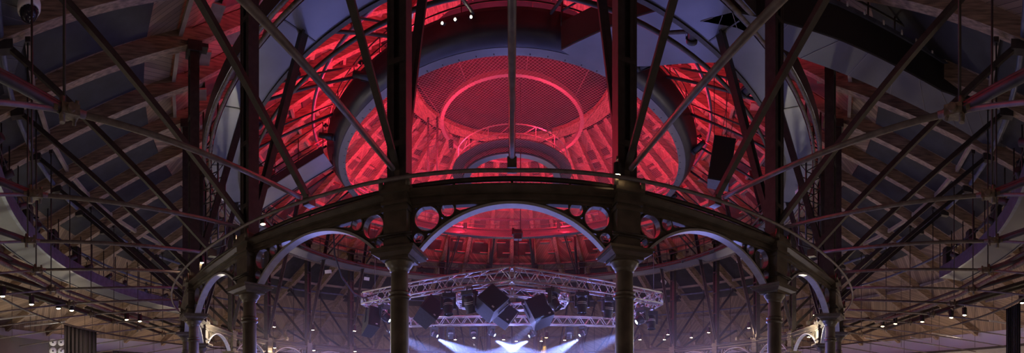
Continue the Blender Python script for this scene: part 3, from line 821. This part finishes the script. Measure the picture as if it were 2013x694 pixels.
for (x, y, h, e, lab) in lamps:
    c = U(x, y, h) if h > 0 else UD(x, y, -h*R)
    o = proto if first else dup(proto); first = False
    o.location = c + Vector((0,0,.12)); o.rotation_euler[2] = random.uniform(0, 6)
    if h < 0 and -h < 1.1: o.scale = (.6,)*3; o.location = c + Vector((0,0,.06))
    tag(o, lab, 'lamp', 'warm house lamps')
    if not e: continue
    out = Vector((c.x, c.y, 0)).normalized()
    if c.y > -R*.2 and abs(c.x) < R*1.5: point(c - Vector((0,0,.2)), e*.5, WARM, .1)
    else: point(c + out*.25 - Vector((0,0,.2)), e*4, WARM, .1, 130, c + out*2.2 - Vector((0,0,2.5)), .6)
o = lamp_root('amber_lamp', M_amber, .09); c = UD(1074, 664, 2.05*R); o.location = c+Vector((0,0,.12)); tag(o, 'amber glowing stage lamp right of the middle', 'lamp'); point(c-Vector((0,0,.2)), 60, (1,.5,.08), .1)
# white work lamps on the netted ring
pr_ = lamp_root('work_lamp', M_warm2, .06)
for i, (x, y, lab) in enumerate(((871, 46, 'left white work lamp on rim of the netted ring'), (895, 39, 'middle white work lamp on rim of the netted ring'), (925, 34, 'right white work lamp on rim of the netted ring'))):
    o = pr_ if i == 0 else dup(pr_); o.location = UD(x, y, .90*R); o.rotation_euler = (rad(-60), 0, rad(-20+20*i)); o.scale = (.45,)*3; tag(o, lab, 'lamp', 'white work lamps')
# red flood lamps round the netted ring and its middle
rp = lamp_root('red_flood_lamp', M_redl, .085); first = True
RED = (1, .018, .055)
k = 0
for r_, n_, e, h_ in ((.55, 8, 480, .770), (.22, 4, 340, .79)):
    for i in range(n_):
        a = 360/n_*i + (22.5 if n_ == 8 else 30)
        c = P(r_, a, h_)
        o = rp if first else dup(rp); first = False
        o.location = c; o.rotation_euler = (pi, 0, rad(a))
        tag(o, 'red flood lamp, %s, %s' % ('outer set by the ring skirt' if n_ == 8 else 'inner set by centre platform', where(a, 360/n_, n_ == 8)), 'lamp', 'red flood lamps')
        point(c + Vector((0,0,.20)), e*(1.25 if sin(rad(a)) < -.2 else .8), RED, .06, name='red_light')
# ------------------------------------------------------------------ fixtures hung on the walkways
def lantern_root():
    root = empty('stage_lantern')
    MB().tube((0,.22,-.28), (0,-.25,-.42), .085, .10, n=12).tube((0,-.25,-.42), (0,-.33,-.445), .115, n=12).build('lantern_body', M_black, root)
    MB().box(-.13,-.12,-.03,.03,-.36,-.08).box(.12,.13,-.03,.03,-.36,-.08).box(-.13,.13,-.03,.03,-.09,-.08).build('yoke', M_black, root)
    MB().tube((0,0,-.09), (0,0,.05), .02).box(-.03,.03,-.04,.04,0,.07).build('clamp', M_iron2, root)
    MB().lathe([(0,0),(.09,0)], n=12).build('lens', M_lens, root)
    l = root.children[-1]; l.location = (0,-.331,-.445); l.rotation_euler = (rad(100), 0, 0)
    return root
lr = lantern_root(); first = True; kk = 0
spots = [(r_, a, h_, nm) for (r_, h_, nm, angs) in (
    (.862, .655, 'inner side of ring walkway', [a for a in range(-172, 180, 12)]),
    (1.385, .47, 'rail of outer gantry', [-92,-86,-81,-75,-70,-64,-59,-53,-48,-42,-36,-31, 31,36,41,46,52,58]),
    (.61, .79, 'rail of netted ring', [-150,-110,-60,-35,30,65,100,140,170])) for a in angs]
for (r_, a, h_, nm) in spots:
    c = P(r_, a, h_)
    if not seen(c): continue
    o = lr if first else dup(lr); first = False
    o.location = c; o.rotation_euler[2] = rad(a + random.uniform(-70, 70) + (180 if r_ < 1 else 0))
    b = abs(a)
    tag(o, 'black stage lantern on %s, %s' % (nm, where(a, 12 if r_ < .9 and r_ > .8 else 5.5, False)), 'stage lantern', 'black stage lanterns on the walkways')
g = empty('light_panel', U(790, 22, .70)); g.rotation_euler = (rad(25), rad(8), rad(20)); tag(g, 'pale square light panel behind the top of left middle post', 'light panel'); MB().box(-.25,.25,-.2,.2,-.03,.03).build('panel', M_white, g); MB().tube((0,0,.03),(0,0,.5),.02).build('stem', M_iron2, g)
# white flood boxes
fb = empty('flood_box'); MB().box(-.16,.16,-.10,.10,-.12,.06).build('housing', M_white, fb); MB().box(-.05,.05,-.02,.02,.06,.2).build('bracket', M_iron2, fb)
fl_ = [(645, 533, .60, 'white flood box under ring walkway, left of left arch middle'), (721, 547, .60, 'white flood box under ring walkway beside left column'), (1305, 553, .60, 'white flood box under ring walkway beside right column'),
       (1453, 511, .60, 'white flood box under ring walkway, right side of right arch'), (438, 386, .60, 'white flood box in the left curve of the ring walkway'), (1571, 376, .60, 'white flood box in the right curve of the ring walkway'), (1545, 278, .64, 'small white box high in the right curve of ring walkway')]
for i, (x, y, h, lab) in enumerate(fl_):
    o = fb if i == 0 else dup(fb); o.location = U(x, y, h); o.rotation_euler = (rad(12), rad(8*(i % 3)), rad(20*i)); tag(o, lab, 'flood light', 'white flood boxes')
    if y < 420: o.scale = (.75,)*3
# big hanging loudspeaker on the right
c = UD(1418, 322, .98*R); g = empty('column_loudspeaker', c); g.rotation_euler = (0, rad(9), rad(-24)); tag(g, 'tall dark loudspeaker cabinet hanging beside right of the netted ring', 'loudspeaker')
MB().box(-.27,.27,-.25,.25,-.55,.55).build('cabinet', M_blackm, g); MB().box(-.24,.24,-.262,-.25,-.52,.52).build('grille', M_grille, g)
MB().box(-.285,-.27,-.15,-.05,-.15,-.06).box(-.285,-.27,.0,.10,-.15,-.06).build('side_handles', M_white, g)
MB().tube((-.1,0,.55), (-.1,0,3.2), .008, n=5).tube((.12,0,.55), (.12,0,3.2), .008, n=5).build('suspension_cable', M_iron2, g)
# dome camera at upper left
c = U(57, 22, .60); g = empty('dome_camera', c); tag(g, 'white dome security camera hanging at the top left corner', 'security camera')
MB().lathe([(0,.30),(.10,.30),(.11,.27),(.19,.20),(.215,.10),(.21,.02),(.19,-.01),(.175,-.02),(.17,.0)], n=32).build('housing', M_white, g)
MB().lathe([(.165,.0),(.155,-.08),(.115,-.14),(.06,-.17),(0,-.18)], n=32).build('dome_lens', M_lens, g)
for k in range(16):
    t = 2*pi*k/16; MB().tube((.178*sin(t), .178*cos(t), -.02), (.178*sin(t), .178*cos(t), -.03), .008, n=6).build('infrared_led', M_alu, g)
MB().tube((0,0,.30), (0,0,.6), .03).build('stem', M_iron2, g)
# chain hoist and cables
c = UD(1018, 462, 1.32*R); g = empty('chain_hoist', c); tag(g, 'dark chain hoist hanging on a cable above the front truss corner', 'hoist')
MB().box(-.13,.13,-.1,.1,-.16,.16).tube((-.16,0,.03),(.16,0,.03),.11,n=12).build('motor_body', M_blackm, g); MB().tube((.09,0,.16),(.09,0,R*.45),.014,n=5).build('cable', M_black, g)
MB().tube((.02,0,-.16),(.02,0,-R*.17),.012,n=5).build('chain', M_iron2, g); MB().box(-.2,-.12,-.06,.06,.0,.22).build('hook_block', M_iron2, g)
cab = [UD(655, 440, .95*R), UD(658, 500, .97*R), UD(672, 545, 1.0*R), UD(695, 576, 1.05*R), UD(715, 586, 1.1*R), UD(742, 578, 1.12*R)]
o = MB().path(cab, .022, 6).world('power_cable', M_black, cab[0]); tag(o, 'black power cable looping down to left end of the truss', 'cable')
for i, (x, y0, y1, d, lab) in enumerate(((1404, 60, 275, .97, 'thin black cable left of the hanging tall loudspeaker'), (1428, 10, 275, 1.0, 'thin straight line above the hanging tall loudspeaker'), (737, 440, 590, 1.12, 'thin steel suspension line above left truss corner'), (1285, 430, 575, 1.12, 'thin steel suspension line above right truss corner'))):
    a_, b_ = UD(x, y0, d*R), UD(x, y1, d*R); o = MB().tube(b_, a_, .01, n=5).world('suspension_line', M_black if i < 2 else M_tie, b_); tag(o, lab, 'cable')
# dark tall fixtures on the outer gantry left and right
for sg, sd in ((-1, 'left'), (1, 'right')):
    for j, a in enumerate((38, 47, 55, 62)):
        p = P(1.40, sg*a, .44); g = empty('rack_case', p, rad(sg*a)); tag(g, 'tall black rack case on the outer gantry, %s from the near end on the %s' % (ORD[j+1], sd), 'rack case', 'rack cases on the outer gantry')
        MB().box(-.16,.16,-.12,.12,-.3,.62).build('case', M_black, g); MB().box(-.12,.12,.12,.13,-.2,.5).build('door', M_blackm, g); MB().box(-.13,.13,-.1,.1,.62,.66).build('lid', M_iron2, g)
# ------------------------------------------------------------------ curtains
def curtain(x0, x1, h, m, label, r_=None):
    b0, b1 = (x0-1006.5)/F, (x1-1006.5)/F
    def onr(b): return R*(1.5*cos(b) + sqrt(max(r_*r_ - 2.25*sin(b)**2, 0)))
    mb = MB(); n = 80; vs = []
    for i in range(n+1):
        b = b0 + (b1-b0)*i/n; d = onr(b); w = .07*sin(i/n*pi*15) + .03*sin(i*1.3)
        for z, q in ((CZ+h*R, .6), (CZ+h*R-.5, 1), (0.02, 1.1)):
            dd = d + w*q; vs.append((dd*sin(b), CAMY+dd*cos(b), z))
    fs = [(3*i+j, 3*i+j+1, 3*i+j+4, 3*i+j+3) for i in range(n) for j in range(2)]
    mb.add(vs, fs, True); o = mb.world('stage_curtain', m, vs[2])
    md = o.modifiers.new('t', 'SOLIDIFY'); md.thickness = .02
    tag(o, label, 'curtain'); return o
curtain(127, 189, .25, M_curtain, 'black pleated curtain hanging from the curved track on the left', 1.47)
curtain(1979, 2005, .25, M_curtain, 'black pleated curtain hanging at the right edge', 1.47)
curtain(222, 297, .262, M_curtain2, 'grey curtain gathered further back on the left', 2.0)
# four round wall lamps
wp = empty('round_wall_lamp'); MB().lathe([(0,.0),(.20,.0),(.22,-.03),(.20,-.06),(.12,-.09),(0,-.10)], n=24).build('reflector', M_white, wp); MB().lathe([(.05,-.09),(.04,-.16),(0,-.17)], n=16).build('bulb', M_lens, wp); MB().tube((0,0,0),(0,0,.1),.06).build('mount', M_iron2, wp)
i = 0
for yy, rw in ((673, 'upper'), (690, 'lower')):
    for xx, cl in ((104, 'left'), (120, 'right')):
        b = (xx-1006.5)/F; d = R*(1.5*cos(b)+sqrt(1.985**2-2.25*sin(b)**2)); p = UD(xx, yy, d)
        o = wp if i == 0 else dup(wp); o.location = p; i += 1
        o.rotation_euler = (Vector((0, CAMY, CZ))-p).to_track_quat('-Z', 'Y').to_euler(); tag(o, 'round white wall lamp, %s %s of the four left of the curtain' % (rw, cl), 'wall lamp', 'round lamps on the wall')
# linear lit battens (strip rails low over the aisle)
def strip_at(x0, y0, x1, y1, h, lab, m):
    a_, b_ = U(x0, y0, h), U(x1, y1, h); o = MB().bar(a_, b_, .05, .05).world('steel_batten', m, a_); tag(o, lab, 'batten', 'pale steel battens low over the aisle')
strip_at(-5, 628, 75, 618, .25, 'pale steel batten at left edge catching the lamp light', M_alu)
strip_at(48, 642, 128, 632, .25, 'pale steel batten left of the black curtain', M_alu)
strip_at(1700, 664, 1752, 674, .25, 'pale steel batten left of the brightest right lamp', M_alu)
strip_at(1790, 663, 1828, 671, .25, 'pale steel batten right of the brightest right lamp', M_alu)
strip_at(1832, 655, 1890, 664, .25, 'pale steel batten below the two right lamps', M_alu)
strip_at(1945, 630, 2013, 641, .25, 'pale steel batten at right edge by the curtain', M_alu)
# ------------------------------------------------------------------ light
BL = (.24, .32, 1.0)
def beam(x, y, d, ax, ay, ad, e, sz, col=BL):
    a_, b_ = UD(x, y, d*R), UD(ax, ay, ad*R); point(a_ + (b_-a_).normalized()*.10, e, col, .04, sz, b_, .15, 'beam_light')
EB = 24000
beam(855, 664, 1.5, 960, 716, 1.45, EB*3, 24); beam(969, 667, 1.5, 1060, 712, 1.45, EB*3, 26); beam(1045, 667, 1.5, 950, 714, 1.45, EB*3, 26)
beam(1143, 664, 1.5, 1050, 718, 1.45, EB*3, 24); beam(931, 666, 1.5, 937, 720, 1.5, EB, 6, (.8,.8,1)); beam(754, 646, 1.13, 860, 700, 1.2, EB*1.5, 16); beam(1254, 646, 1.12, 1150, 690, 1.2, EB*1.5, 18)
beam(1076, 612, .97, 1045, 640, .97, EB*.5, 14); beam(1140, 610, 1.0, 1128, 690, 1.0, EB*.4, 3, (.9,.9,1)); beam(1074, 670, 2.0, 1066, 700, 1.9, EB*.6, 14, (1,.5,.08))
for (x, y, e) in ((.0, -.3, 80), (.25, -.2, 60), (-.25, -.2, 60), (.6, -.1, 50), (-.6, -.1, 50), (0, .5, 60), (.45, -.62, 35), (-.45, -.62, 35)):
    point((x*R, y*R, CZ+.08*R), e*3.6, (.30, .32, 1.0), .4, name='stage_wash')
for a in (-15, 15, -45, 45, -75, 75, -110, 110): point(P(1.9, a, -.28), 85, (1, .80, .62), .5, name='aisle_fill')  # soft fill lights added low in the aisle, no fixtures there
for a in (-45, -65, -85, -105, 45, 65, 85, 105): point(P(2.0, a, .06), 190, (1, .76, .52), .3, name='eaves_fill')  # added warm fill to lighten the lower roof boards, no lamps there
for a in (-130, -155, 180, 155, 130): point(P(1.95, a, .02), 130, (1, .76, .60), .3, name='eaves_fill')  # same added fill along the far side
for a in (-30, 30, -60, 60): point(P(1.2, a, -.25), 75, (1, .86, .76), .5, name='aisle_fill')  # added fill below the raking struts, unseen and without fixtures
g = MB(); g.lathe([(2.0*R, 0), (2.0*R, CZ+.285*R), (2.02*R, CZ+.285*R), (2.02*R, 0)], n=12, closed=True, a0=-84, a1=-60)
o = g.world('acoustic_screen', mat('screen_paint', (.36,.37,.30), .8, noise=1, var=.08), P(2.0, -50, -CZ/R)); tag(o, 'plain greenish grey screen wall behind the black curtain at lower left', 'screen')
for a in (-66, -78): point(P(1.86, a, -.06), 190, (1, .97, .74), .2, name='screen_fill')  # added fill to brighten the screen, no fixtures there
for (x, y) in ((-.5, .45), (.5, .45), (0, .7)): point((x*R, y*R, CZ+.12*R), 130, (.62, .40, .95), .4, name='back_fill')  # added violet fill to tint the far posts, no fixtures there
for (x, y) in ((440, 655), (1578, 655)): point(UD(x, y, 1.46*R), 170, (1, .88, .66), .15, name='lamp_light')
# ------------------------------------------------------------------ haze over the stage
mb = MB(); mb.lathe([(0, .05), (.86*R, .05), (.86*R, CZ+.222*R), (0, CZ+.222*R)], n=48, smooth=False)

m = bpy.data.materials.new('haze'); m.use_nodes = True; nt = m.node_tree; nt.nodes.clear()
ou = nt.nodes.new('ShaderNodeOutputMaterial'); vs_ = nt.nodes.new('ShaderNodeVolumeScatter'); vs_.inputs['Density'].default_value = .010; vs_.inputs['Anisotropy'].default_value = .2; vs_.inputs['Color'].default_value = (1,1,1,1)
nt.links.new(vs_.outputs[0], ou.inputs['Volume'])
hz = mb.build('stage_haze', m); tag(hz, 'thin smoke haze hanging over the stage under the truss', 'haze', kind='stuff')
for m_ in bpy.data.materials:
    if m_.name.startswith('lamp_'): m_.cycles.emission_sampling = 'NONE'
w = bpy.data.worlds.new('world'); S.world = w; w.use_nodes = True; w.node_tree.nodes['Background'].inputs[0].default_value = (.01,.01,.012,1)
S.cycles.use_denoising = True
S.cycles.volume_bounces = 0; S.cycles.max_bounces = 5
# ------------------------------------------------------------------ camera
cd = bpy.data.cameras.new('camera'); cam = bpy.data.objects.new('camera', cd); COL.objects.link(cam)
cam.location = (0, CAMY, CZ); cam.rotation_euler = (pi/2, 0, 0)
cd.type = 'PANO'; cd.panorama_type = 'CENTRAL_CYLINDRICAL'
U0 = 1006.5/F
cd.central_cylindrical_range_u_min = -U0; cd.central_cylindrical_range_u_max = U0
cd.central_cylindrical_range_v_min = (779-694)/F; cd.central_cylindrical_range_v_max = 779/F
cd.central_cylindrical_radius = 1.0
cd.clip_start = .05; cd.clip_end = 200
S.camera = cam
S.view_settings.view_transform = 'Standard'; S.view_settings.look = 'None'; S.view_settings.gamma = 1; S.view_settings.exposure = 0
